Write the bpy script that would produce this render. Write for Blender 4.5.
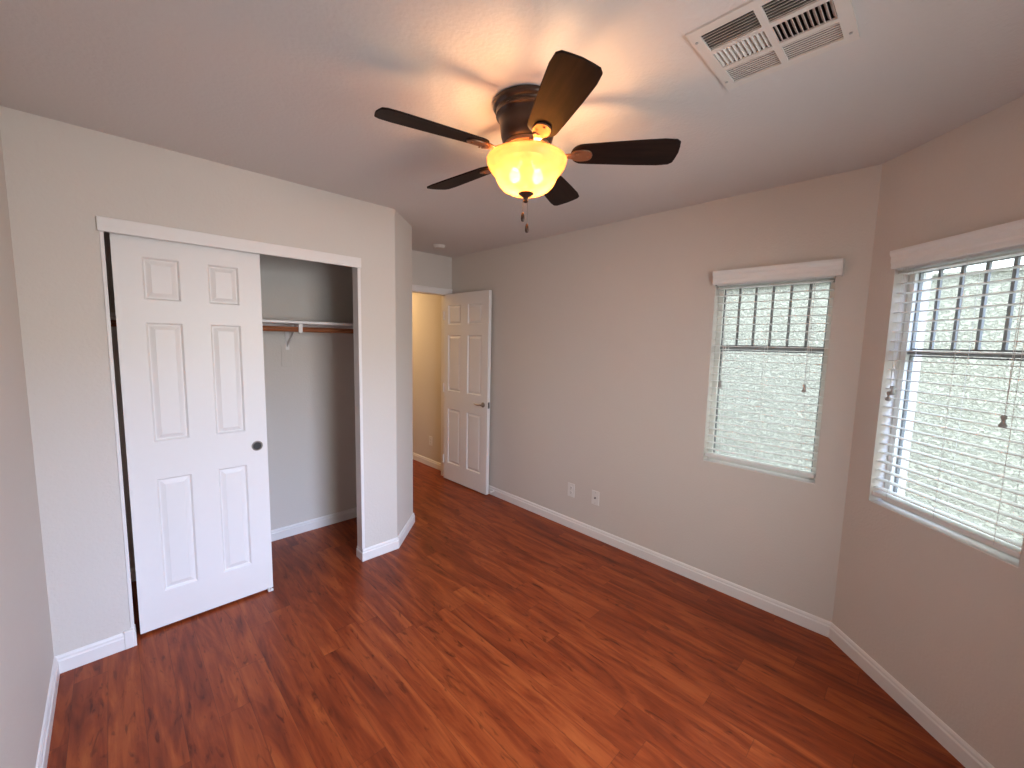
import bpy, bmesh, math, random
from mathutils import Vector, Matrix
PI = math.pi
for o in list(bpy.data.objects): bpy.data.objects.remove(o)
SC = bpy.context.scene
COL = SC.collection

# ------------------------------------------------------------------ camera, world, light
CAM_H = 1.5505
cam_d = bpy.data.cameras.new('camera'); cam = bpy.data.objects.new('camera', cam_d); COL.objects.link(cam)
R_ = Vector((0.71538764, -0.69839456, 0.02157698)); U_ = Vector((0.0570552, 0.08916497, 0.99438137)); F_ = Vector((0.69639445, 0.71013706, -0.10363456))
m = Matrix((R_, U_, -F_)).transposed().to_4x4(); m.translation = Vector((0, 0, CAM_H)); cam.matrix_world = m
cam_d.sensor_width = 36.0; cam_d.sensor_fit = 'HORIZONTAL'; cam_d.lens = 410.474 / 1024 * 36.0
cam_d.clip_start = 0.02; cam_d.clip_end = 200
SC.camera = cam

world = bpy.data.worlds.new('sky'); SC.world = world; world.use_nodes = True
wn = world.node_tree; bgn = wn.nodes['Background']
bgn.inputs['Color'].default_value = (0.86, 0.93, 1.0, 1); bgn.inputs['Strength'].default_value = 3.9

def light(name, kind, loc, energy, color, rot=None, size=None, size_y=None, target=None):
    d = bpy.data.lights.new(name, kind); d.energy = energy; d.color = color
    if kind == 'AREA':
        d.shape = 'RECTANGLE'; d.size = size; d.size_y = size_y or size
    elif kind == 'POINT': d.shadow_soft_size = size
    elif kind == 'SUN': d.angle = size
    o = bpy.data.objects.new(name, d); COL.objects.link(o); o.location = loc
    if target is not None:
        o.rotation_euler = (Vector(target) - Vector(loc)).to_track_quat('-Z', 'Y').to_euler()
    return o
sun = light('sun', 'SUN', (-6, -4, 14), 1.3, (1.0, 0.96, 0.88), size=0.02, target=(-6 + 1.4, -4 - 0.9, 14 - 2.6))
# daylight added as a fill lamp outside the unseen window behind the camera
fill_l = light('room_fill', 'AREA', (1.05, -0.75, 1.70), 41, (0.84, 0.85, 0.95), size=1.1, size_y=1.3, target=(0.95, 2.6, 0.60))
fill_l.data.spread = math.radians(122)
blue_l = light('blue_fill', 'AREA', (1.30, -2.1, 2.65), 92, (0.36, 0.50, 1.0), size=1.3, size_y=0.8, target=(0.75, 2.6, 0.55))  # second added fill, blue, tinting the lower closet side
blue_l.data.spread = math.radians(110)
SC.view_settings.view_transform = 'Standard'; SC.view_settings.look = 'None'
SC.view_settings.exposure = 0.12; SC.view_settings.gamma = 1.0; SC.view_settings.use_curve_mapping = False

# ------------------------------------------------------------------ dimensions (metres)
CZ = 2.432                    # ceiling
XR = 2.695; XL = -0.26        # right and left wall
YC = 2.661; YE = 3.715        # closet front wall, entry wall
YB = 0.251                    # bend from right wall into the angled wall
Q = 2 ** -0.5
BAY = 0.95
BX, BY = XR - BAY * Q, YB - BAY * Q
YK = 3.39                     # back of the closet
OX0, OX1, OZ = 0.0, 1.190, 2.004
TW = 0.17                     # outer wall thickness
W1 = (0.975, 0.589, 0.812, 1.935)      # window 1: y of its left edge, width, sill z, head z
W2 = (0.134, 0.600, 0.816, 1.930)      # window 2: distance from the bend, width, sill, head

# ------------------------------------------------------------------ materials
def new_mat(name):
    mt = bpy.data.materials.new(name); mt.use_nodes = True
    nt = mt.node_tree; b = nt.nodes['Principled BSDF']
    return mt, nt, b
def sset(b, **k):
    for a, v in k.items():
        b.inputs[a.replace('_', ' ')].default_value = v
def plain(name, col, rough=0.5, metal=0.0, var=0.04, scale=30, bump=0.0, bscale=200, coat=0.0):
    mt, nt, b = new_mat(name)
    L = nt.links; N = nt.nodes
    tc = N.new('ShaderNodeTexCoord')
    no = N.new('ShaderNodeTexNoise'); no.inputs['Scale'].default_value = scale; no.inputs['Detail'].default_value = 4
    L.new(tc.outputs['Object'], no.inputs['Vector'])
    mx = N.new('ShaderNodeMix'); mx.data_type = 'RGBA'
    mx.inputs[6].default_value = tuple(c * (1 - var) for c in col) + (1,)
    mx.inputs[7].default_value = tuple(min(1, c * (1 + var)) for c in col) + (1,)
    L.new(no.outputs['Fac'], mx.inputs[0]); L.new(mx.outputs[2], b.inputs['Base Color'])
    sset(b, Roughness=rough, Metallic=metal); b.inputs['Coat Weight'].default_value = coat
    if bump:
        n2 = N.new('ShaderNodeTexNoise'); n2.inputs['Scale'].default_value = bscale; n2.inputs['Detail'].default_value = 3
        L.new(tc.outputs['Object'], n2.inputs['Vector'])
        bp = N.new('ShaderNodeBump'); bp.inputs['Strength'].default_value = bump; bp.inputs['Distance'].default_value = 0.004
        L.new(n2.outputs['Fac'], bp.inputs['Height']); L.new(bp.outputs['Normal'], b.inputs['Normal'])
    return mt
M = {}
M['wall'] = plain('wall_paint', (0.69, 0.63, 0.57), 0.75, var=0.012, scale=2.0, bump=0.35, bscale=90)
M['ceil'] = plain('ceiling_paint', (0.69, 0.65, 0.625), 0.85, var=0.012, scale=2.0, bump=0.5, bscale=70)
M['trim'] = plain('white_trim_paint', (0.84, 0.80, 0.77), 0.38, var=0.01)
M['door'] = plain('white_door_paint', (0.84, 0.80, 0.77), 0.42, var=0.012, bump=0.06, bscale=160)
M['blind'] = plain('white_blind', (0.86, 0.86, 0.84), 0.4, var=0.01)
M['cord'] = plain('white_cord', (0.75, 0.74, 0.72), 0.8)
M['vinyl'] = plain('vinyl_frame', (0.80, 0.79, 0.74), 0.45, var=0.01)
M['grille'] = plain('grey_window_bars', (0.24, 0.245, 0.24), 0.5)
M['tassel'] = plain('grey_tassel', (0.42, 0.41, 0.39), 0.6)
M['metal'] = plain('satin_nickel', (0.36, 0.33, 0.30), 0.28, 1.0)
M['dmetal'] = plain('dark_nickel', (0.17, 0.155, 0.15), 0.35, 1.0)
M['bronze'] = plain('oiled_bronze', (0.055, 0.030, 0.020), 0.34, 0.6, var=0.15, scale=12, coat=0.3)
M['copper'] = plain('rubbed_bronze', (0.27, 0.14, 0.08), 0.38, 0.7, var=0.15, scale=14)
M['plate'] = plain('ivory_plastic', (0.80, 0.77, 0.73), 0.4, var=0.01)
M['slot'] = plain('dark_slot', (0.03, 0.03, 0.03), 0.6)
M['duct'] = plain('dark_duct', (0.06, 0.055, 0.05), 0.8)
M['vent'] = plain('vent_enamel', (0.71, 0.65, 0.60), 0.45, var=0.01)
M['roof'] = plain('gravel', (0.45, 0.42, 0.38), 0.9, var=0.3, scale=60)

def wood(name, c0, c1, c2, axis, sc=1.0, rough=0.35):
    mt, nt, b = new_mat(name); L = nt.links; N = nt.nodes
    tc = N.new('ShaderNodeTexCoord'); mp = N.new('ShaderNodeMapping')
    s = [28 * sc] * 3; s[axis] = 2.2 * sc; mp.inputs['Scale'].default_value = s
    L.new(tc.outputs['Object'], mp.inputs['Vector'])
    no = N.new('ShaderNodeTexNoise'); no.inputs['Scale'].default_value = 1.0; no.inputs['Detail'].default_value = 6; no.inputs['Distortion'].default_value = 0.6
    L.new(mp.outputs[0], no.inputs['Vector'])
    r = N.new('ShaderNodeValToRGB'); e = r.color_ramp.elements
    e[0].position = 0.3; e[0].color = c0 + (1,); e[1].position = 0.7; e[1].color = c2 + (1,)
    k = e.new(0.5); k.color = c1 + (1,)
    L.new(no.outputs['Fac'], r.inputs['Fac']); L.new(r.outputs[0], b.inputs['Base Color'])
    sset(b, Roughness=rough); b.inputs['Specular IOR Level'].default_value = 0.15
    return mt
M['blade'] = wood('walnut_blade', (0.006, 0.0025, 0.0018), (0.011, 0.0045, 0.003), (0.020, 0.009, 0.005), 0, 1.4, 0.6)
M['rod'] = wood('stained_rod', (0.22, 0.075, 0.03), (0.34, 0.12, 0.05), (0.46, 0.18, 0.08), 0, 1.5, 0.4)

def floor_mat():
    mt, nt, b = new_mat('cherry_laminate'); L = nt.links; N = nt.nodes
    def math_(op, a=None, bb=None, c=None):
        n = N.new('ShaderNodeMath'); n.operation = op
        for i, v in enumerate((a, bb, c)):
            if v is None: continue
            if isinstance(v, (int, float)): n.inputs[i].default_value = v
            else: L.new(v, n.inputs[i])
        return n.outputs[0]
    tc = N.new('ShaderNodeTexCoord'); sp = N.new('ShaderNodeSeparateXYZ'); L.new(tc.outputs['Object'], sp.inputs[0])
    W, LEN = 0.108, 1.15
    xs = math_('DIVIDE', math_('ADD', sp.outputs['X'], 10.026), W)
    row = math_('FLOOR', xs); fx = math_('FRACT', xs)
    wr = N.new('ShaderNodeTexWhiteNoise'); wr.noise_dimensions = '1D'; L.new(row, wr.inputs['W'])
    ys = math_('ADD', math_('DIVIDE', math_('ADD', sp.outputs['Y'], 10), LEN), math_('MULTIPLY', wr.outputs['Value'], 7.3))
    pl = math_('FLOOR', ys); fy = math_('FRACT', ys)
    cb = N.new('ShaderNodeCombineXYZ'); L.new(row, cb.inputs[0]); L.new(pl, cb.inputs[1])
    wp = N.new('ShaderNodeTexWhiteNoise'); wp.noise_dimensions = '3D'; L.new(cb.outputs[0], wp.inputs['Vector'])
    # grain coordinates shifted per plank
    off = N.new('ShaderNodeVectorMath'); off.operation = 'SCALE'; L.new(wp.outputs['Color'], off.inputs[0]); off.inputs['Scale'].default_value = 37
    add = N.new('ShaderNodeVectorMath'); add.operation = 'ADD'; L.new(tc.outputs['Object'], add.inputs[0]); L.new(off.outputs[0], add.inputs[1])
    def noise(scale, det, dist, rough=0.55):
        mp = N.new('ShaderNodeMapping'); mp.inputs['Scale'].default_value = scale; L.new(add.outputs[0], mp.inputs['Vector'])
        n = N.new('ShaderNodeTexNoise'); n.inputs['Scale'].default_value = 1; n.inputs['Detail'].default_value = det
        n.inputs['Distortion'].default_value = dist; n.inputs['Roughness'].default_value = rough
        L.new(mp.outputs[0], n.inputs['Vector']); return n.outputs['Fac']
    g1 = noise((12, 1.5, 1), 5, 1.5); g2 = noise((90, 5, 1), 4, 0.6); g3 = noise((24, 4.5, 1), 3, 2.2)
    ramp = N.new('ShaderNodeValToRGB'); e = ramp.color_ramp.elements
    e[0].position = 0.26; e[0].color = (0.096, 0.0145, 0.0042, 1)
    e[1].position = 0.80; e[1].color = (0.47, 0.118, 0.027, 1)
    k = e.new(0.47); k.color = (0.230, 0.0385, 0.0090, 1); k = e.new(0.60); k.color = (0.325, 0.066, 0.0150, 1)
    v = math_('ADD', math_('MULTIPLY', g1, 0.80), math_('MULTIPLY', g2, 0.20))
    v = math_('ADD', v, math_('MULTIPLY', math_('SUBTRACT', wp.outputs['Value'], 0.5), 0.085))
    L.new(v, ramp.inputs['Fac'])
    # dark figure / knots
    kr = N.new('ShaderNodeValToRGB'); ke = kr.color_ramp.elements
    ke[0].position = 0.28; ke[0].color = (0.50, 0.46, 0.46, 1); ke[1].position = 0.42; ke[1].color = (1, 1, 1, 1)
    L.new(g3, kr.inputs['Fac'])
    mu = N.new('ShaderNodeMix'); mu.data_type = 'RGBA'; mu.blend_type = 'MULTIPLY'; mu.inputs[0].default_value = 1
    L.new(ramp.outputs[0], mu.inputs[6]); L.new(kr.outputs[0], mu.inputs[7])
    # seams
    sx = math_('LESS_THAN', math_('MINIMUM', fx, math_('SUBTRACT', 1.0, fx)), 0.010)
    sy = math_('LESS_THAN', math_('MINIMUM', fy, math_('SUBTRACT', 1.0, fy)), 0.0010)
    seam = math_('MAXIMUM', sx, sy)
    ms = N.new('ShaderNodeMix'); ms.data_type = 'RGBA'; L.new(math_('MULTIPLY', seam, 0.45), ms.inputs[0])
    L.new(mu.outputs[2], ms.inputs[6]); ms.inputs[7].default_value = (0.06, 0.015, 0.008, 1)
    L.new(ms.outputs[2], b.inputs['Base Color'])
    sset(b, Roughness=0.38); b.inputs['Specular IOR Level'].default_value = 0.27
    bp = N.new('ShaderNodeBump'); bp.inputs['Strength'].default_value = 0.08; bp.inputs['Distance'].default_value = 0.002
    L.new(g2, bp.inputs['Height']); L.new(bp.outputs['Normal'], b.inputs['Normal'])
    return mt
M['floor'] = floor_mat()

def stucco_mat():
    mt, nt, b = new_mat('pale_stucco'); L = nt.links; N = nt.nodes
    tc = N.new('ShaderNodeTexCoord')
    mp = N.new('ShaderNodeMapping'); mp.inputs['Scale'].default_value = (1, 1, 1.7); L.new(tc.outputs['Object'], mp.inputs['Vector'])
    n = N.new('ShaderNodeTexNoise'); n.inputs['Scale'].default_value = 42; n.inputs['Detail'].default_value = 4; n.inputs['Distortion'].default_value = 0.7
    L.new(mp.outputs[0], n.inputs['Vector'])
    r = N.new('ShaderNodeValToRGB'); e = r.color_ramp.elements
    e[0].position = 0.42; e[0].color = (0, 0, 0, 1); e[1].position = 0.56; e[1].color = (1, 1, 1, 1)
    L.new(n.outputs['Fac'], r.inputs['Fac'])
    bp = N.new('ShaderNodeBump'); bp.inputs['Strength'].default_value = 0.9; bp.inputs['Distance'].default_value = 0.012
    L.new(r.outputs[0], bp.inputs['Height']); L.new(bp.outputs['Normal'], b.inputs['Normal'])
    mx = N.new('ShaderNodeMix'); mx.data_type = 'RGBA'; L.new(r.outputs[0], mx.inputs[0])
    mx.inputs[6].default_value = (0.50, 0.51, 0.47, 1); mx.inputs[7].default_value = (0.60, 0.61, 0.56, 1)
    L.new(mx.outputs[2], b.inputs['Base Color']); sset(b, Roughness=0.9)
    return mt
M['stucco'] = stucco_mat()

def glass_mat():
    mt = bpy.data.materials.new('window_glass'); mt.use_nodes = True; nt = mt.node_tree; nt.nodes.clear()
    o = nt.nodes.new('ShaderNodeOutputMaterial'); t = nt.nodes.new('ShaderNodeBsdfTransparent'); g = nt.nodes.new('ShaderNodeBsdfGlossy')
    t.inputs['Color'].default_value = (0.95, 0.985, 0.965, 1); g.inputs['Roughness'].default_value = 0.02
    mx = nt.nodes.new('ShaderNodeMixShader'); mx.inputs[0].default_value = 0.06
    nt.links.new(t.outputs[0], mx.inputs[1]); nt.links.new(g.outputs[0], mx.inputs[2]); nt.links.new(mx.outputs[0], o.inputs[0])
    return mt
M['glass'] = glass_mat()

def bowl_mat():
    mt = bpy.data.materials.new('frosted_amber_glass'); mt.use_nodes = True; nt = mt.node_tree; nt.nodes.clear(); L = nt.links
    o = nt.nodes.new('ShaderNodeOutputMaterial'); t = nt.nodes.new('ShaderNodeBsdfTranslucent'); g = nt.nodes.new('ShaderNodeBsdfPrincipled')
    tc = nt.nodes.new('ShaderNodeTexCoord'); no = nt.nodes.new('ShaderNodeTexNoise'); no.inputs['Scale'].default_value = 14; no.inputs['Detail'].default_value = 4; no.inputs['Distortion'].default_value = 1
    L.new(tc.outputs['Object'], no.inputs['Vector'])
    r = nt.nodes.new('ShaderNodeValToRGB'); e = r.color_ramp.elements
    e[0].position = 0.3; e[0].color = (0.50, 0.27, 0.10, 1); e[1].position = 0.7; e[1].color = (0.66, 0.44, 0.22, 1)
    L.new(no.outputs['Fac'], r.inputs['Fac']); L.new(r.outputs[0], t.inputs['Color'])
    g.inputs['Base Color'].default_value = (0.75, 0.55, 0.32, 1); g.inputs['Roughness'].default_value = 0.25
    g.inputs['Emission Color'].default_value = (1.0, 0.62, 0.30, 1); g.inputs['Emission Strength'].default_value = BOWL_E
    mx = nt.nodes.new('ShaderNodeMixShader'); mx.inputs[0].default_value = 0.5
    tr = nt.nodes.new('ShaderNodeBsdfTransparent'); tr.inputs['Color'].default_value = (1.0, 0.80, 0.52, 1)
    m2 = nt.nodes.new('ShaderNodeMixShader'); m2.inputs[0].default_value = 0.50
    L.new(t.outputs[0], mx.inputs[1]); L.new(g.outputs[0], mx.inputs[2]); L.new(mx.outputs[0], m2.inputs[1]); L.new(tr.outputs[0], m2.inputs[2]); L.new(m2.outputs[0], o.inputs[0])
    return mt
BOWL_E = 0.30
M['bowl'] = bowl_mat()
def bulb_mat():
    mt, nt, b = new_mat('lit_bulb'); sset(b, Roughness=0.4)
    b.inputs['Base Color'].default_value = (0.9, 0.85, 0.75, 1)
    b.inputs['Emission Color'].default_value = (1, 0.72, 0.42, 1); b.inputs['Emission Strength'].default_value = 14
    t = nt.nodes.new('ShaderNodeBsdfTransparent'); mx = nt.nodes.new('ShaderNodeMixShader'); mx.inputs[0].default_value = 0.75
    nt.links.new(b.outputs[0], mx.inputs[1]); nt.links.new(t.outputs[0], mx.inputs[2]); nt.links.new(mx.outputs[0], nt.nodes['Material Output'].inputs[0])
    return mt
M['bulb'] = bulb_mat()

# ------------------------------------------------------------------ mesh helpers
class MB:
    def __init__(s): s.v = []; s.f = []; s.sm = []
    def add(s, vs, fs, smooth=False):
        n = len(s.v); s.v += [tuple(v) for v in vs]
        for f in fs: s.f.append([i + n for i in f]); s.sm.append(smooth)
        return s
    def box(s, x0, x1, y0, y1, z0, z1, mat=None):
        x0, x1 = sorted((x0, x1)); y0, y1 = sorted((y0, y1)); z0, z1 = sorted((z0, z1))
        vs = [Vector(p) for p in ((x0, y0, z0), (x1, y0, z0), (x1, y1, z0), (x0, y1, z0), (x0, y0, z1), (x1, y0, z1), (x1, y1, z1), (x0, y1, z1))]
        if mat: vs = [mat @ v for v in vs]
        return s.add(vs, [(0, 3, 2, 1), (4, 5, 6, 7), (0, 1, 5, 4), (1, 2, 6, 5), (2, 3, 7, 6), (3, 0, 4, 7)])
    def prism(s, pts, z0, z1):                                   # pts counter-clockwise in plan
        n = len(pts)
        vs = [(x, y, z0) for x, y in pts] + [(x, y, z1) for x, y in pts]
        return s.add(vs, [tuple(range(n - 1, -1, -1)), tuple(range(n, 2 * n))] + [(i, (i + 1) % n, n + (i + 1) % n, n + i) for i in range(n)])
    def extr(s, prof, x0, x1, smooth=False):                     # profile in (y, z), swept along x
        n = len(prof)
        vs = [(x0, y, z) for y, z in prof] + [(x1, y, z) for y, z in prof]
        return s.add(vs, [tuple(range(n)), tuple(range(2 * n - 1, n - 1, -1))] + [(i, n + i, n + (i + 1) % n, (i + 1) % n) for i in range(n)], smooth)
    def lathe(s, prof, c=(0, 0, 0), seg=48, mat=None, cap=True):
        vs = []; fs = []
        for r, z in prof:
            for i in range(seg):
                a = 2 * PI * i / seg; vs.append(Vector((r * math.cos(a), r * math.sin(a), z)))
        n = len(prof)
        for j in range(n - 1):
            for i in range(seg):
                k = (i + 1) % seg; fs.append((j * seg + i, j * seg + k, (j + 1) * seg + k, (j + 1) * seg + i))
        if cap:
            fs.append(tuple(range(seg))[::-1]); fs.append(tuple((n - 1) * seg + i for i in range(seg)))
        if mat: vs = [mat @ v for v in vs]
        vs = [v + Vector(c) for v in vs]
        return s.add(vs, fs, True)
    def tube(s, pts, r, seg=10, radii=None):
        pts = [Vector(p) for p in pts]; vs = []; fs = []; n = len(pts); up = None
        for i, p in enumerate(pts):
            t = (pts[min(i + 1, n - 1)] - pts[max(i - 1, 0)]).normalized()
            if up is None:
                up = Vector((0, 0, 1)) if abs(t.z) < 0.9 else Vector((1, 0, 0))
            a = t.cross(up).normalized(); b = a.cross(t).normalized(); up = b
            rr = radii[i] if radii else r
            for k in range(seg):
                w = 2 * PI * k / seg; vs.append(p + a * math.cos(w) * rr + b * math.sin(w) * rr)
        for j in range(n - 1):
            for i in range(seg):
                k = (i + 1) % seg; fs.append((j * seg + i, j * seg + k, (j + 1) * seg + k, (j + 1) * seg + i))
        fs.append(tuple(range(seg))); fs.append(tuple((n - 1) * seg + i for i in range(seg))[::-1])
        return s.add(vs, fs, True)
    def build(s, name, mat, parent=None, bevel=0.0, seg=2, loc=None, rot=None):
        me = bpy.data.meshes.new(name); me.from_pydata(s.v, [], s.f); me.update()
        bm = bmesh.new(); bm.from_mesh(me); bmesh.ops.recalc_face_normals(bm, faces=bm.faces[:]); bm.to_mesh(me); bm.free()
        for p, q in zip(me.polygons, s.sm): p.use_smooth = q
        me.materials.append(M[mat] if isinstance(mat, str) else mat)
        o = bpy.data.objects.new(name, me); COL.objects.link(o)
        if any(s.sm) and not all(s.sm) or any(s.sm):
            try: me.set_sharp_from_angle(angle=math.radians(42))
            except Exception: pass
        if bevel:
            b = o.modifiers.new('bevel', 'BEVEL'); b.width = bevel; b.segments = seg; b.limit_method = 'ANGLE'; b.angle_limit = math.radians(30)
        if parent: o.parent = parent
        if loc: o.location = loc
        if rot is not None: o.rotation_euler = (0, 0, rot)
        return o
def tag(o, label=None, cat=None, group=None, kind=None):
    if label: o['label'] = label
    if cat: o['category'] = cat
    if group: o['group'] = group
    if kind: o['kind'] = kind
    return o
def thing(name, label, cat, loc=(0, 0, 0), rot=0, group=None, kind=None):
    o = bpy.data.objects.new(name, None); COL.objects.link(o); o.location = loc; o.rotation_euler = (0, 0, rot); o.empty_display_size = 0.1
    return tag(o, label, cat, group, kind)
def struct(o, label, cat):
    return tag(o, label, cat, kind='structure')

# ------------------------------------------------------------------ room shell
CT = CZ + 0.12
fl = MB().prism([(XL - .12, BY - TW), (BX + .12, BY - TW), (XR + TW, YB - .07), (XR + TW, 7.12), (XL - .12, 7.12)], -0.1, 0.0).build('floor', 'floor')
struct(fl, 'red-brown cherry wood laminate plank floor', 'floor')
vx0, vx1, vy0, vy1 = 1.225, 1.575, 0.225, 0.575           # ceiling register footprint
ce = MB()
hx0, hx1, hy0, hy1 = 1.250, 1.550, 0.250, 0.552
ce.box(XL - .12, hx0, BY - TW, 7.12, CZ, CT); ce.box(hx1, XR + TW, BY - TW, 7.12, CZ, CT)
ce.box(hx0, hx1, BY - TW, hy0, CZ, CT); ce.box(hx0, hx1, hy1, 7.12, CZ, CT)
struct(ce.build('ceiling', 'ceil'), 'flat lightly textured off-white ceiling', 'ceiling')

def wall_hole(name, label, loc, rot, length, thick, holes, mat='wall', x0=0.0):
    """local x along the wall seen from inside, local y outward."""
    b = MB(); x = x0
    for (a, c, z0, z1) in holes:
        b.box(x, a, 0, thick, 0, CZ)
        if z0 > 0: b.box(a, c, 0, thick, 0, z0)
        if z1 < CZ: b.box(a, c, 0, thick, z1, CZ)
        x = c
    b.box(x, length, 0, thick, 0, CZ)
    o = b.build(name, mat, loc=loc, rot=rot)
    return struct(o, label, 'wall')
LR = YE + 0.115 - YB
wall_hole('wall_right', 'long beige wall with the single blind-covered window', (XR, YE + .115, 0), -PI / 2, LR, TW,
          [(YE + .115 - W1[0], YE + .115 - W1[0] + W1[1], W1[2], W1[3])])
wall_hole('wall_bay', 'angled beige wall at far right holding the wider-looking window', (XR, YB, 0), -3 * PI / 4, BAY, TW,
          [(W2[0], W2[0] + W2[1], W2[2], W2[3])])
W3 = (0.55, 1.20, 0.60, 2.05)  # unseen opening added to let the fill lamps reach the room
wall_hole('wall_back', 'beige wall behind the camera with an opening added for fill light', (BX, BY, 0), PI, BX - XL, TW,
          [(W3[0] - .15, W3[0] - .15 + W3[1], W3[2], W3[3])])
# filler wedges where the angled wall turns, outside the room
wl = MB().box(XL - .12, XL, BY - TW, 7.12, 0, CZ).build('wall_left', 'wall'); struct(wl, 'narrow strip of beige wall along the left edge of the photo', 'wall')
cf = MB().box(XL, OX0, YC, YC + .085, 0, CZ); cf.box(OX0, OX1, YC, YC + .085, OZ + .045, CZ)
struct(cf.build('wall_closet_front', 'wall'), 'white-beige wall left of and above the closet opening', 'wall')
def arc(p, a, b, r=.016, n=4):
    p, a, b = Vector(p), Vector(a), Vector(b); d1, d2 = (a - p).normalized(), (b - p).normalized()
    half = d1.angle(d2) / 2; t = r / math.tan(half); c = p + (d1 + d2).normalized() * (r / math.sin(half)); s0, s1 = p + d1 * t - c, p + d2 * t - c
    return [tuple(c + (s0.lerp(s1, k / n)).normalized() * r) for k in range(n + 1)]
ch = MB().prism([(OX1, YC)] + arc((1.45, YC), (OX1, YC), (1.765, 2.965)) + arc((1.765, 2.965), (1.45, YC), (1.765, YE)) + [(1.765, YE), (1.65, YE), (1.65, 3.01), (1.402, YC + .085), (OX1, YC + .085)], 0, CZ)
struct(ch.build('wall_chamfer', 'wall'), 'angled wall end between the closet and the entry passage', 'wall')
struct(MB().box(XL, 1.65, YK, YK + .1, 0, CZ).build('wall_closet_back', 'wall'), 'shaded rear wall inside the open closet', 'wall')
DX0, DX1, DZ = 1.925, 2.648, 2.035
en = MB(); en.box(1.65, DX0, YE, YE + .115, 0, CZ); en.box(DX1, XR, YE, YE + .115, 0, CZ); en.box(DX0, DX1, YE, YE + .115, DZ, CZ)
struct(en.build('wall_entry', 'wall'), 'short wall above and around the bedroom doorway', 'wall')
struct(MB().box(2.75, XR + TW, YE + .115, 7.0, 0, CZ).build('wall_hall_right', 'wall'), 'warmly lit hallway wall seen through the doorway', 'wall')
struct(MB().box(1.55, 1.65, YK + .1, 7.0, 0, CZ).build('wall_hall_left', 'wall'), 'hallway wall hidden behind the closet', 'wall')
struct(MB().box(1.55, XR + TW, 7.0, 7.12, 0, CZ).build('wall_hall_end', 'wall'), 'end wall of the hallway', 'wall')
light('hall_lamp', 'AREA', (2.15, 5.0, CZ - .03), 16, (1.0, 0.66, 0.30), size=0.35, target=(2.2, 5.0, 0))

# ------------------------------------------------------------------ baseboards
BPROF = [(0.0, 0.0), (0.014, 0.0), (0.014, 0.058), (0.0095, 0.064), (0.0095, 0.074), (0.005, 0.082), (0.0, 0.084)]
def baseboard(name, label, pts, idx):
    """segment idx of the polyline pts; the room lies to the right of the path; mitred ends."""
    P = [Vector((x, y, 0)) for x, y in pts]
    def nrm(i): d = (P[i + 1] - P[i]).normalized(); return Vector((d.y, -d.x, 0))
    def off(i, d):
        if i == 0: return P[0] + nrm(0) * d
        if i == len(P) - 1: return P[-1] + nrm(i - 1) * d
        a, b = nrm(i - 1), nrm(i); h = (a + b).normalized(); return P[i] + h * (d / max(0.3, h.dot(a)))
    n = len(BPROF); vs = []
    for i in (idx, idx + 1):
        for d, z in BPROF:
            v = off(i, d); vs.append((v.x, v.y, z))
    fs = [(i, n + i, n + (i + 1) % n, (i + 1) % n) for i in range(n)] + [tuple(range(n)), tuple(range(2 * n - 1, n - 1, -1))]
    return struct(MB().add(vs, fs).build(name, 'trim'), label, 'baseboard')
p1 = [(XR, YE), (XR, YB), (BX, BY), (XL, BY), (XL, YC), (OX0, YC), (OX0, YC + .085)]
for i, (nm, lb) in enumerate([('right', 'white baseboard along the long right wall'), ('bay', 'white baseboard under the angled window wall'),
        ('back', 'white baseboard behind the camera'), ('left', 'white baseboard along the left edge wall'), ('closet_left', 'white baseboard left of the closet opening'),
        ('closet_left_return', 'short white baseboard return at the left closet jamb')]):
    baseboard('baseboard_' + nm, lb, p1, i)
p2 = [(OX1, YC + .085), (OX1, YC), (1.45, YC), (1.765, 2.965), (1.765, YE)]
for i, (nm, lb) in enumerate([('closet_right_return', 'short white baseboard return at the right closet jamb'), ('closet_right', 'white baseboard right of the closet opening'),
        ('chamfer', 'white baseboard on the angled wall end'), ('passage', 'white baseboard on the hidden passage side')]):
    baseboard('baseboard_' + nm, lb, p2, i)
baseboard('baseboard_closet_inside', 'white baseboard along the rear wall inside the closet', [(XL, YK), (1.65, YK)], 0)
baseboard('baseboard_hall', 'white baseboard in the hallway seen through the doorway', [(2.75, 7.0), (2.75, YE + .115)], 0)

t = MB().box(OX0 - .030, OX0 + .004, YC - .019, YC, 0, .092)
struct(t.build('trim_corner_block', 'trim', bevel=.004), 'small white block ending the baseboard at the left closet jamb', 'trim')

# ------------------------------------------------------------------ closet trim, shelf, rod
t = MB().box(OX0 - .010, OX1 + .012, YC - .014, YC + .000, OZ - .002, OZ + .062)
t.box(OX0 + .010, OX1 - .012, YC - .004, YC + .008, OZ - .001, OZ + .045)
struct(t.build('trim_closet_header', 'trim', bevel=.003), 'white flat board across the top of the closet opening', 'trim')
t = MB().box(OX0, OX0 + .010, YC - .004, YC + .088, .0, OZ + .044)
t.box(OX0 - .004, OX0 + .010, YC - .006, YC, .085, OZ - .002)
struct(t.build('trim_closet_jamb_left', 'trim', bevel=.002), 'thin white jamb at the left side of the closet opening', 'trim')
t = MB().box(OX1 - .006, OX1, YC - .006, YC + .088, .0, OZ + .044)
t.box(OX1 - .012, OX1 + .009, YC - .008, YC, .085, OZ - .002)
struct(t.build('trim_closet_jamb_right', 'trim', bevel=.003), 'thin white jamb at the right side of the closet opening', 'trim')
t = MB().box(OX0 + .010, OX1 - .012, YC + .045, YC + .088, OZ + .040, OZ + .045); t.box(OX0 + .010, OX1 - .012, YC + .085, YC + .089, OZ + .015, OZ + .040)
struct(t.build('trim_closet_track', 'trim'), 'metal sliding door track under the closet header', 'trim')
sh = thing('closet_shelf', 'white closet shelf board above the brown hanging rod', 'shelf', (0, 0, 1.64))
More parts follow.
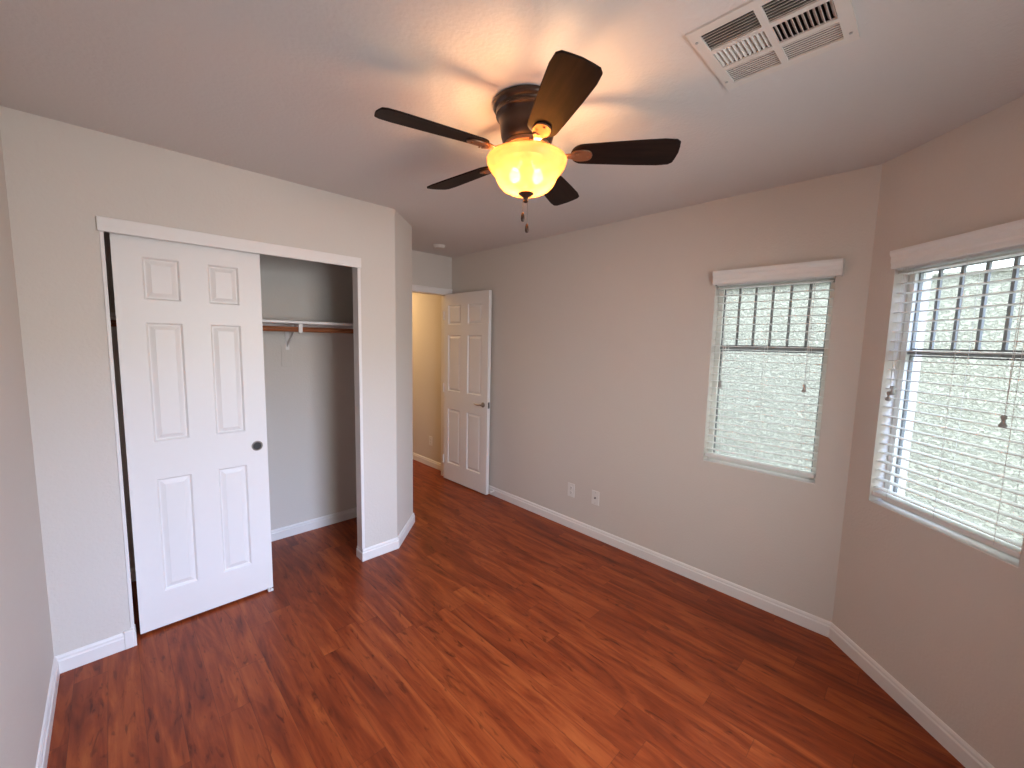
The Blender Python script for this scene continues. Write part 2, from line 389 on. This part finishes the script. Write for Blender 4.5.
MB().box(XL, 1.65, 3.075, YK, 0, 0.018).build('shelf_board', 'trim', sh, bevel=.003)
MB().box(XL, 1.65, YK - .018, YK, -.038, 0).build('cleat', 'trim', sh, bevel=.002)
rd = MB().tube([(XL, 3.105, 1.600), (1.65, 3.105, 1.600)], .0175, 20).build('closet_rod', 'rod')
tag(rd, 'brown stained wooden hanging rod under the white closet shelf', 'closet rod')
br = thing('rod_bracket', 'white metal rod bracket on the closet back wall holding shelf and rod', 'bracket', (0.955, YK, 1.60))
MB().box(-.013, .013, -.004, 0, -.045, -.0).box(-.013, .013, -.004, 0, -.15, -.045).build('wall_strap', 'trim', br, bevel=.001)
MB().box(-.012, .012, -.33, -.018, .033, .039).build('top_arm', 'trim', br, bevel=.001)
MB().add([(-.003, -.004, -.13), (.003, -.004, -.13), (.003, -.25, .034), (-.003, -.25, .034), (-.003, -.004, -.10), (.003, -.004, -.10), (.003, -.20, .034), (-.003, -.20, .034)],
         [(0, 1, 2, 3), (4, 7, 6, 5), (0, 4, 5, 1), (3, 2, 6, 7), (0, 3, 7, 4), (1, 5, 6, 2)]).build('brace', 'trim', br)
hk = MB().tube([(0, -.285 + .024 * math.cos(a), .024 * math.sin(a)) for a in [math.radians(x) for x in range(-200, 21, 20)]], .005, 8)
hk.box(-.012, .012, -.316, -.305, -.022, .0385)
hk.build('rod_hook', 'trim', br)
ptc = MB().box(-.0, .075, -.003, 0, -.0, .16).build('wall_plate', 'wall', bevel=.002, loc=(0.912, YK, 1.325))
tag(ptc, 'painted-over flat patch plate on the closet back wall under the rod bracket', 'wall plate')

# ------------------------------------------------------------------ six panel doors
def door_leaf(w, h, t, cols, rows):
    """local x 0..w, y 0 (front) .. t (back), z 0..h, moulded panels on both faces."""
    b = MB()
    xs = sorted({0, w} | {v for c in cols for v in c}); zs = sorted({0, h} | {v for r in rows for v in r})
    for side in (0, 1):
        def Y(d): return d if side == 0 else t - d
        for i in range(len(xs) - 1):
            for j in range(len(zs) - 1):
                x0, x1, z0, z1 = xs[i], xs[i + 1], zs[j], zs[j + 1]
                if (x0, x1) in cols and (z0, z1) in rows:
                    rings = [(0, 0), (.003, .002), (.009, .0125), (.014, .0125), (.034, .003), (.0345, .003)]
                    vs = []
                    for ins, d in rings:
                        vs += [(x0 + ins, Y(d), z0 + ins), (x1 - ins, Y(d), z0 + ins), (x1 - ins, Y(d), z1 - ins), (x0 + ins, Y(d), z1 - ins)]
                    fs = []
                    for k in range(len(rings) - 1):
                        for q in range(4): fs.append((4 * k + q, 4 * k + (q + 1) % 4, 4 * k + 4 + (q + 1) % 4, 4 * k + 4 + q))
                    fs.append(tuple(4 * (len(rings) - 1) + q for q in range(4)))
                    b.add(vs, fs)
                else:
                    b.add([(x0, Y(0), z0), (x1, Y(0), z0), (x1, Y(0), z1), (x0, Y(0), z1)], [(0, 1, 2, 3)])
    b.add([(0, 0, 0), (w, 0, 0), (w, t, 0), (0, t, 0), (0, 0, h), (w, 0, h), (w, t, h), (0, t, h)], [(0, 1, 2, 3), (4, 5, 6, 7), (0, 3, 7, 4), (1, 2, 6, 5)])
    o = b.build('door_panel', 'door')
    bm = bmesh.new(); bm.from_mesh(o.data); bmesh.ops.remove_doubles(bm, verts=bm.verts[:], dist=1e-5); bmesh.ops.recalc_face_normals(bm, faces=bm.faces[:]); bm.to_mesh(o.data); bm.free()
    return o
ROWS = [(.19, .795), (.99, 1.59), (1.70, 1.905)]
def closet_door(name, label, x, y, w):
    r = thing(name, label, 'door', (x, y, .014), kind='structure')
    o = door_leaf(w, OZ + .004, .034, [(.103, .247), (w - .245, w - .106)], ROWS); o.parent = r
    k = MB().lathe([(.0005, .001), (.020, .001), (.0225, .004), (.027, .004), (.029, .001), (.029, -.001)], seg=32, mat=Matrix.Rotation(PI / 2, 4, 'X'))
    k = k.build('finger_pull', 'metal', r, loc=(w - .052, 0, .897)); k['label'] = 'round metal finger pull with a dark cup'
    MB().lathe([(.0005, .0015), (.0215, .0015), (.0215, .0005), (.0005, .0005)], seg=32, mat=Matrix.Rotation(PI / 2, 4, 'X')).build('cup', 'slot', k)
    return r
closet_door('door_1', 'white six-panel sliding closet door, the front leaf with a round dark finger pull', .030, YC + .050, .607)
closet_door('door_2', 'white sliding closet door hidden behind the front leaf', .032, YC + .090, .600)
g = MB().box(-.014, .012, -.012, .05, 0, .004); g.box(-.014, -.006, -.010, -.004, .004, .028); g.box(-.003, .012, -.012, -.004, .004, .012)
g = g.build('door_guide', 'plate', loc=(.622, YC + .050 - .006 + .002, 0)); tag(g, 'small white plastic floor guide at the lower right corner of the closet door', 'door guide')

# entry door, swung open against the right wall
LW, LT = .715, .035
HX, HY = 2.604, 3.722
dr = thing('door_3', 'white six-panel bedroom door standing open against the right wall', 'door', (HX, HY, .012), -PI / 2 + math.radians(1.0), kind='structure')
o = door_leaf(LW, 2.020, LT, [(.072, .286), (.398, .618)], ROWS); o.parent = dr
def lever(side):
    s = -1 if side == 0 else 1; y0 = 0 if side == 0 else LT
    rot = Matrix.Rotation(PI / 2 if side == 0 else -PI / 2, 4, 'X')
    b = MB().lathe([(.026, 0), (.026, .004), (.020, .009), (.009, .012), (.009, .030)], (LW - .062, y0, .905), 28, rot)
    pts = [(LW - .062, y0 + s * .030, .905), (LW - .080, y0 + s * .033, .905), (LW - .115, y0 + s * .033, .902), (LW - .150, y0 + s * .031, .905), (LW - .168, y0 + s * .028, .909)]
    b.tube(pts, .007, 12, [.0085, .008, .007, .006, .005])
    return b.build('lever_handle', 'metal', dr)
lever(0); 
kb = MB().lathe([(.026, 0), (.026, .004), (.018, .008), (.009, .010), (.009, .024)], (LW - .062, LT, .905), 28, Matrix.Rotation(-PI / 2, 4, 'X'))
kb.build('lever_handle', 'metal', dr)
MB().box(LW - .0005, LW + .002, .006, LT - .006, .875, .935).build('latch_plate', 'dmetal', dr, bevel=.001)
for z in (.22, 1.02, 1.80):
    MB().tube([(-.004, -.004, z - .045), (-.004, -.004, z + .045)], .006, 10).box(-.004, .0, 0, .03, z - .045, z + .045).build('hinge', 'door', dr)
# door frame
t = MB(); t.box(DX0 - .0, DX0 + .018, YE - .004, YE + .119, 0, DZ); t.box(DX1 - .0, DX1 + .018, YE - .004, YE + .119, 0, DZ + .0)
t = MB(); t.box(DX0, DX0 + .015, YE, YE + .117, 0, DZ); t.box(DX1 - .005, DX1, YE + .002, YE + .117, 0, DZ); t.box(DX0, DX1, YE, YE + .117, DZ - .006, DZ)
struct(t.build('trim_door_jamb', 'trim', bevel=.001), 'white jamb lining the bedroom doorway', 'trim')
def casing_prof(b, x0, x1, z0, z1): 
    b.box(x0, x1, YE - .016, YE, z0, z1)
t = MB(); t.box(DX0 - .055, XR - .0, YE - .014, YE, DZ - .004, DZ + .056); t.box(DX0 - .06, XR, YE - .018, YE, DZ + .046, DZ + .058)
t.box(DX1 + .002, XR, YE - .012, YE, .0, DZ - .004); t.box(DX0 - .055, DX0 + .002, YE - .014, YE, 0, DZ - .004)
struct(t.build('trim_door_casing', 'trim', bevel=.002), 'white casing around the bedroom doorway', 'trim')
ds = MB().lathe([(.010, 0), (.010, .006), (.005, .008), (.005, .034), (.008, .034), (.008, .044)], (0, 0, 0), 14, Matrix.Rotation(-PI / 2, 4, 'Y'))
ds = ds.build('door_stop', 'trim', loc=(XR - .014, 2.965, .045)); tag(ds, 'small white door stop on the baseboard beside the open door', 'door stop')

# ------------------------------------------------------------------ windows
def window(name, label, loc, rot, w, z0, z1, grille=5):
    r = thing(name, label, 'window', loc, rot, kind='structure')
    zm = 1.538
    F = .028
    b = MB()
    ya, yb = .068, .118
    b.box(0, F, ya, yb, z0, z1); b.box(w - F, w, ya, yb, z0, z1); b.box(F, w - F, ya, yb, z0, z0 + F); b.box(F, w - F, ya, yb, z1 - F, z1)
    b.build('window_frame', 'vinyl', r, bevel=.002)
    s = MB(); d = .007
    for (za, zb) in ((z0 + F, zm - .012), (zm + .012, z1 - F)):
        s.box(F, F + d, .086, .100, za, zb); s.box(w - F - d, w - F, .086, .100, za, zb)
        s.box(F, w - F, .086, .100, za, za + d); s.box(F, w - F, .086, .100, zb - d, zb)
    s.box(F, w - F, .074, .110, zm - .009, zm + .009)
    s = s.build('sash', 'grille', r); s['label'] = 'dark grey sash edge and meeting rail'
    if grille:
        gb = MB(); iw = (w - 2 * F)
        for i in range(1, grille + 1):
            x = F + iw * i / (grille + 1); gb.box(x - .0062, x + .0062, .086, .096, zm + .012, z1 - F - d)
        gb = gb.build('window_grille', 'grille', r); gb['label'] = 'dark grey vertical bars in the upper sash'
    MB().box(F + d, w - F - d, .0905, .0935, z0 + F + d, zm - .012).build('glass_pane', 'glass', r)
    MB().box(F + d, w - F - d, .0985, .1015, zm + .012, z1 - F - d).build('glass_pane', 'glass', r)
    # thin painted sill liner inside the recess
    MB().box(0, w, .002, .068, z0, z0 + .004).build('sill', 'trim', r)
    return r
window('window_1', 'single-hung window behind the blind on the long right wall', (XR, W1[0], 0), -PI / 2, W1[1], W1[2], W1[3])
bayd = Vector((-Q, -Q, 0)); b0 = Vector((XR, YB, 0)) + bayd * W2[0]
window('window_2', 'single-hung window behind the blind on the angled wall', tuple(b0), -3 * PI / 4, W2[1], W2[2], W2[3])
window('window_fill', 'unseen window added behind the camera for fill light', (BX - (W3[0] - .15), BY, 0), PI, W3[1], W3[2], W3[3], 0)  # frame for the added opening, out of view

def blind(label, loc, rot, w, z0, z1, cords, lo, hi):
    r = thing('window_blind', label, 'window blind', loc, rot, 'white slatted blinds in the two windows')
    va = MB()
    h0, h1 = z1 - .016, z1 + .064
    prof = [(0, h0), (-.040, h0), (-.042, h0 + .006), (-.042, h0 + .022), (-.046, h0 + .030), (-.046, h0 + .052), (-.052, h0 + .060), (-.056, h0 + .070), (-.056, h1), (-.044, h1), (-.036, h0 + .010), (0, h0 + .010)]
    # front board
    va.extr([(-.022, h0), (-.030, h0), (-.032, h0 + .006), (-.032, h0 + .022), (-.036, h0 + .030), (-.036, h0 + .052), (-.041, h0 + .060), (-.044, h0 + .068), (-.044, h1), (-.022, h1)], -lo, w + hi)
    # returns back to the wall
    va.box(-lo, -lo + .008, -.026, 0, h0, h1); va.box(w + hi - .008, w + hi, -.026, 0, h0, h1)
    va.build('valance', 'blind', r)
    MB().box(.004, w - .004, .006, .058, z1 - .020, z1 - .001).build('headrail', 'blind', r, bevel=.002)
    sl = MB(); pitch = .0438; z = z1 - .036; n = 0; zb = z0 + .042
    while z > zb + .02:
        nseg = 5; top = []; bot = []
        for k in range(nseg + 1):
            a = k / nseg; y = .012 + .042 * a; zz = z + .0014 * math.sin(PI * a) - (a - .5) * .001
            top.append((y, zz + .0013)); bot.append((y, zz - .0013))
        sl.extr(top + bot[::-1], .006, w - .006, True)
        z -= pitch; n += 1
    sl.build('slats', 'blind', r)
    MB().box(.006, w - .006, .007, .059, zb - .010, zb + .010).build('bottom_rail', 'blind', r, bevel=.004, seg=3)
    la = MB()
    for u in (.11, .31, .5, .69, .89) if w > 10 else (.14, .5, .86):
        for y in (.0065, .0600): la.tube([(u * w, y, zb), (u * w, y, z1 - .020)], .0009, 5)
    la.build('ladder_strings', 'cord', r)
    for (u, zt) in cords:
        c = MB()
        for dx in (-.004, .004): c.tube([(u + dx, -.001, z1 - .012), (u + dx * .8, -.002, (z1 + zt) / 2), (u, -.002, zt + .02)], .0010, 5)
        c = c.build('lift_cord', 'cord', r)
        ts = MB().lathe([(.003, .022), (.0075, .020), (.0085, .012), (.0050, .004), (.0055, -.004), (.0105, -.014), (.0110, -.020), (.006, -.022)], (u, -.004, zt), 16)
        ts = ts.build('cord_tassel', 'tassel', c); ts['label'] = 'small grey plastic cord tassel'
    return r
blind('white horizontal-slat blind with slim valance on the long right wall, the smaller and left-hand one', (XR, W1[0], 0), -PI / 2, W1[1], W1[2], W1[3], [(.072, 1.315), (.501, 1.331)], .006, .030)
blind('white horizontal-slat blind on the angled wall at the right edge of the photo', tuple(b0), -3 * PI / 4, W2[1], W2[2], W2[3], [(.046, 1.336), (.061, 1.363), (.500, 1.307)], -.012, .045)

# ------------------------------------------------------------------ outside
nb = MB().box(4.30, 4.48, -14, 12, -.15, 2.085)
nb.box(4.27, 4.51, -14, 12, 2.085, 2.10)
tag(nb.build('yard_wall', 'stucco'), 'pale textured stucco yard wall outside both windows', 'outdoor wall', kind='structure')
tag(MB().box(-14, 14, -14, 12, -.3, -.15).build('ground', 'roof'), 'gravel ground outside the windows', 'ground', kind='structure')

# ------------------------------------------------------------------ wall plates
def wall_plate(name, label, cat, loc, rot, kind):
    r = thing(name, label, cat, loc, rot)
    MB().box(-.035, .035, -.005, 0, -.0575, .0575).build('cover_plate', 'plate', r, bevel=.003)
    if kind == 'duplex':
        for z in (-.020, .020):
            f = MB().lathe([(.0005, .0), (.0165, .0), (.0165, .002), (.0005, .0022)], (0, -.005, z), 24, Matrix.Rotation(PI / 2, 4, 'X')).build('socket', 'plate', r)
            MB().box(-.0065, -.0045, -.0078, -.007, z - .002, z + .007).box(.0045, .0065, -.0078, -.007, z - .002, z + .006).box(-.002, .002, -.0078, -.007, z - .010, z - .006).build('slots', 'slot', f)
        MB().lathe([(.0005, 0), (.003, 0), (.003, .001), (.0005, .0012)], (0, -.005, 0), 12, Matrix.Rotation(PI / 2, 4, 'X')).build('screw', 'metal', r)
    else:
        MB().lathe([(.0005, 0), (.0075, 0), (.0075, .003), (.005, .003), (.005, .010), (.0005, .010)], (0, -.005, 0), 12, Matrix.Rotation(PI / 2, 4, 'X')).build('coax_jack', 'dmetal', r)
        for z in (-.042, .042): MB().lathe([(.0005, 0), (.003, 0), (.003, .001), (.0005, .0012)], (0, -.005, z), 12, Matrix.Rotation(PI / 2, 4, 'X')).build('screw', 'metal', r)
    return r
wall_plate('power_outlet', 'white duplex power outlet low on the long right wall, left of the cable plate', 'outlet', (XR, 2.012, .325), -PI / 2, 'duplex')
wall_plate('cable_plate', 'white coaxial cable wall plate with dark centre jack low on the right wall', 'cable plate', (XR, 1.772, .328), -PI / 2, 'coax')
wall_plate('power_outlet', 'power outlet low on the yellow-lit hallway wall beyond the doorway', 'outlet', (2.75, 4.203, .317), -PI / 2, 'duplex')

# ------------------------------------------------------------------ smoke detector
sd = thing('smoke_detector', 'round white smoke detector on the ceiling near the doorway', 'smoke detector', (2.275, 3.34, CZ))
MB().lathe([(.060, 0), (.060, -.006), (.054, -.009)], seg=40).build('base_ring', 'vent', sd)
MB().lathe([(.053, -.008), (.053, -.018), (.046, -.026), (.028, -.029), (.001, -.030)], seg=40).build('cover', 'vent', sd)

# ------------------------------------------------------------------ ceiling register
vt = thing('ceiling_vent', 'white square multi-way ceiling air register with louvers', 'air vent', (0, 0, CZ))
gx0, gx1, gy0, gy1 = 1.256, 1.544, .257, .546
fr = MB()
fr.box(vx0, gx0, vy0, vy1, -.006, 0); fr.box(gx1, vx1, vy0, vy1, -.006, 0); fr.box(gx0, gx1, vy0, gy0, -.006, 0); fr.box(gx0, gx1, gy1, vy1, -.006, 0)
ra = (1.256, 1.338); rb = (1.356, 1.441); rc = (1.459, 1.544); ym0, ym1 = .392, .410
fr.box(gx0, gx1, ym0, ym1, -.006, 0.0)
for (a, c) in ((ra[1], rb[0]), (rb[1], rc[0])): fr.box(a, c, gy0, ym0, -.006, 0.0); fr.box(a, c, ym1, gy1, -.006, 0.0)
fr.build('vent_frame', 'vent', vt)
def louvers(x0, x1, y0, y1, along, n, tilt, wd):
    b = MB()
    for i in range(n):
        if along == 'y':
            c = x0 + (x1 - x0) * (i + .5) / n; mm = Matrix.Translation((c, 0, .001)) @ Matrix.Rotation(tilt, 4, 'Y'); b.box(-wd / 2, wd / 2, y0, y1, -.0006, .0006, mm)
        else:
            c = y0 + (y1 - y0) * (i + .5) / n; mm = Matrix.Translation((0, c, .001)) @ Matrix.Rotation(tilt, 4, 'X'); b.box(x0, x1, -wd / 2, wd / 2, -.0006, .0006, mm)
    return b.build('louvers', 'vent', vt)
for (y0, y1, tb) in ((gy0, ym0, 1), (ym1, gy1, -1)):
    louvers(ra[0], ra[1], y0, y1, 'y', 7, math.radians(-48), .0125)
    louvers(rb[0], rb[1], y0, y1, 'x', 11, math.radians(50) * tb, .013)
    louvers(rc[0], rc[1], y0, y1, 'y', 8, math.radians(-9), .0078)
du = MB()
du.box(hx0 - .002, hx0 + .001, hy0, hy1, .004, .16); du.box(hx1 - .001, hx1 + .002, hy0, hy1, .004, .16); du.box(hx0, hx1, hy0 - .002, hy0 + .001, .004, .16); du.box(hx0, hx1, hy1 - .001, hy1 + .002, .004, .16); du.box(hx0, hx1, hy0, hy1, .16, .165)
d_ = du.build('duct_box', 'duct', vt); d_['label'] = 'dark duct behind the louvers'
for (x, y) in ((1.275, .562), (1.524, .562), (1.275, .240), (1.529, .240)):
    MB().lathe([(.0005, -.0085), (.004, -.008), (.0045, -.006)], (x, y, 0), 12).build('screw', 'tassel', vt)

# ------------------------------------------------------------------ ceiling fan
AX, AY = 1.173, 1.143
fan = thing('ceiling_fan', 'bronze five-blade ceiling fan with glowing amber glass bowl light', 'ceiling fan', (AX, AY, CZ))
def z_(v): return v - CZ
MB().lathe([(r, z_(z)) for r, z in ((.122, 2.432), (.130, 2.428), (.131, 2.418), (.126, 2.410), (.118, 2.406), (.115, 2.398))], seg=64).build('ceiling_canopy', 'bronze', fan)
MB().lathe([(r, z_(z)) for r, z in ((.112, 2.400), (.119, 2.394), (.119, 2.386), (.110, 2.380), (.106, 2.372), (.103, 2.345), (.099, 2.318), (.094, 2.302), (.084, 2.292))], seg=64).build('motor_housing', 'bronze', fan)
MB().lathe([(r, z_(z)) for r, z in ((.080, 2.293), (.086, 2.288), (.086, 2.276), (.076, 2.270), (.074, 2.262))], seg=56).build('blade_hub', 'copper', fan)
MB().lathe([(r, z_(z)) for r, z in ((.050, 2.264), (.056, 2.258), (.056, 2.244), (.072, 2.240), (.074, 2.234), (.050, 2.232))], seg=48).build('light_kit_pan', 'bronze', fan)
BZ = z_(2.252); PITCH = math.radians(-13)
blade_me = None
for i in range(5):
    ang = math.radians(22 + 72 * i)
    # blade outline along local x
    out = []
    r0, r1 = .165, .553
    n = 12
    for k in range(n + 1):                       # inner rounded end
        a = PI / 2 + PI * k / n; out.append((r0 + .045 + .045 * math.cos(a), .052 * math.sin(a)))
    out = out[::-1]
    up = [(r0 + .12, .058), (r0 + .24, .066), (r1 - .06, .070), (r1 - .018, .066), (r1 - .004, .054), (r1, .030)]
    pts = [(x, -y) for x, y in reversed([])]
    ring = [(x, y) for x, y in out]              # from lower to upper
    lower = [(x, -y) for x, y in up]
    contour = lower + [(r1 + .003, 0)] + up[::-1]
    # out runs from y=-.052 (k=n) up to y=+.052; build closed loop: lower (inner to outer), tip, upper back, inner end
    inner = sorted([(x, y) for x, y in out], key=lambda p: -p[1])
    contour = contour + inner
    # bracket
    if i == 0 or True:
        b = MB(); vs = []
        for zz in (.003, -.003):
            for x, y in contour:
                vs.append(Matrix.Rotation(PITCH, 4, 'X') @ Vector((x, y, zz)))
        n_ = len(contour)
        b.add(vs, [tuple(range(n_)), tuple(range(2 * n_ - 1, n_ - 1, -1))] + [(q, (q + 1) % n_, n_ + (q + 1) % n_, n_ + q) for q in range(n_)])
        o = b.build('fan_blade', 'blade', fan, bevel=.0015)
        o.location = (0, 0, BZ); o.rotation_euler = (0, 0, ang)
        a_ = MB(); mt_ = Matrix.Rotation(PITCH, 4, 'X')
        # arm: two curved strips from the hub spreading under the blade, ending in a rounded plate
        def strip(path, wd, th):
            vs = []; fs = []
            for j, (x, y, z, wsc) in enumerate(path):
                for (sy, sz) in ((-1, 0), (1, 0), (1, 1), (-1, 1)):
                    vs.append((x, y + sy * wd * wsc / 2, z - sz * th))
            for j in range(len(path) - 1):
                for q in range(4): fs.append((4 * j + q, 4 * j + (q + 1) % 4, 4 * j + 4 + (q + 1) % 4, 4 * j + 4 + q))
            fs.append((0, 1, 2, 3)); e_ = 4 * (len(path) - 1); fs.append((e_ + 3, e_ + 2, e_ + 1, e_))
            a_.add(vs, fs)
        strip([(.070, 0, .024, 1.0), (.095, 0, .020, .9), (.120, 0, .006, .8), (.140, 0, -.003, .9), (.160, 0, -.0035, 1.3), (.180, 0, -.0035, 2.0)], .026, .006)
        pl = [(.205 + .040 * math.cos(2 * PI * k / 20), (.034 + .004 * math.cos(4 * PI * k / 20)) * math.sin(2 * PI * k / 20)) for k in range(20)]
        vs = [mt_ @ Vector((x, y, zz)) for zz in (-.0032, -.0085) for x, y in pl]
        a_.add(vs, [tuple(range(20)), tuple(range(39, 19, -1))] + [(q, (q + 1) % 20, 20 + (q + 1) % 20, 20 + q) for q in range(20)])
        for (sx, sy) in ((.190, .018), (.190, -.018), (.228, 0)):
            a_.lathe([(.005, -.0085), (.0045, -.011), (.001, -.012)], (sx, sy, 0), 10)
        ao = a_.build('blade_bracket', 'copper', fan, bevel=.001); ao.location = (0, 0, BZ); ao.rotation_euler = (0, 0, ang)
bp_ = [(.146, 2.236), (.149, 2.231), (.147, 2.220), (.141, 2.206), (.131, 2.193), (.121, 2.182), (.114, 2.170), (.109, 2.158), (.102, 2.146), (.090, 2.133), (.070, 2.122), (.044, 2.116), (.020, 2.114), (.008, 2.1135)]
bw = MB().lathe([(r, z_(z)) for r, z in bp_], seg=72, cap=False)
bo = bw.build('light_bowl', 'bowl', fan); so = bo.modifiers.new('thick', 'SOLIDIFY'); so.thickness = .003; so.offset = 1
bo['label'] = 'amber frosted glass bowl, glowing'
MB().lathe([(r, z_(z)) for r, z in ((.004, 2.232), (.004, 2.120))], seg=10).lathe([(r, z_(z)) for r, z in ((.006, 2.1175), (.029, 2.116), (.030, 2.112), (.020, 2.104), (.010, 2.098), (.007, 2.090), (.010, 2.085), (.007, 2.080), (.001, 2.078))], seg=32).build('finial', 'bronze', fan)
for k, (bx, by) in enumerate(((.034, -.026), (-.030, .030))):
    so_ = MB().tube([(bx * .6, by * .6, z_(2.236)), (bx, by, z_(2.200))], .012, 14).build('bulb_socket', 'plate', fan)
    bb = MB().lathe([(.008, .018), (.012, .012), (.018, -.004), (.020, -.018), (.016, -.030), (.008, -.036), (.001, -.038)], (bx * 1.02, by * 1.02, z_(2.190)), 20)
    bb.build('light_bulb', 'bulb', fan)
for (dx, dy, zt, zs) in ((-.004, .010, 2.030, 2.092), (.006, -.004, 1.988, 2.092)):
    c = MB(); z = zs
    while z > zt + .012:
        c.lathe([(.0004, .0016), (.0014, .0008), (.0014, -.0008), (.0004, -.0016)], (dx, dy, z_(z)), 8); z -= .0042
    c.tube([(dx, dy, z_(zs)), (dx, dy, z_(zt + .01))], .0005, 6)
    c = c.build('pull_chain', 'metal', fan)
    MB().lathe([(.001, .016), (.004, .012), (.0065, .002), (.0075, -.010), (.0055, -.018), (.001, -.020)], (dx, dy, z_(zt)), 16).build('chain_fob', 'bronze', c)
# the bulbs' light
LZ = 2.160
for (dx, dy) in ((.034, -.026), (-.030, .030)):
    light('bulb_light', 'POINT', (AX + dx, AY + dy, LZ), 8.0, (1.0, 0.56, 0.27), size=.022)
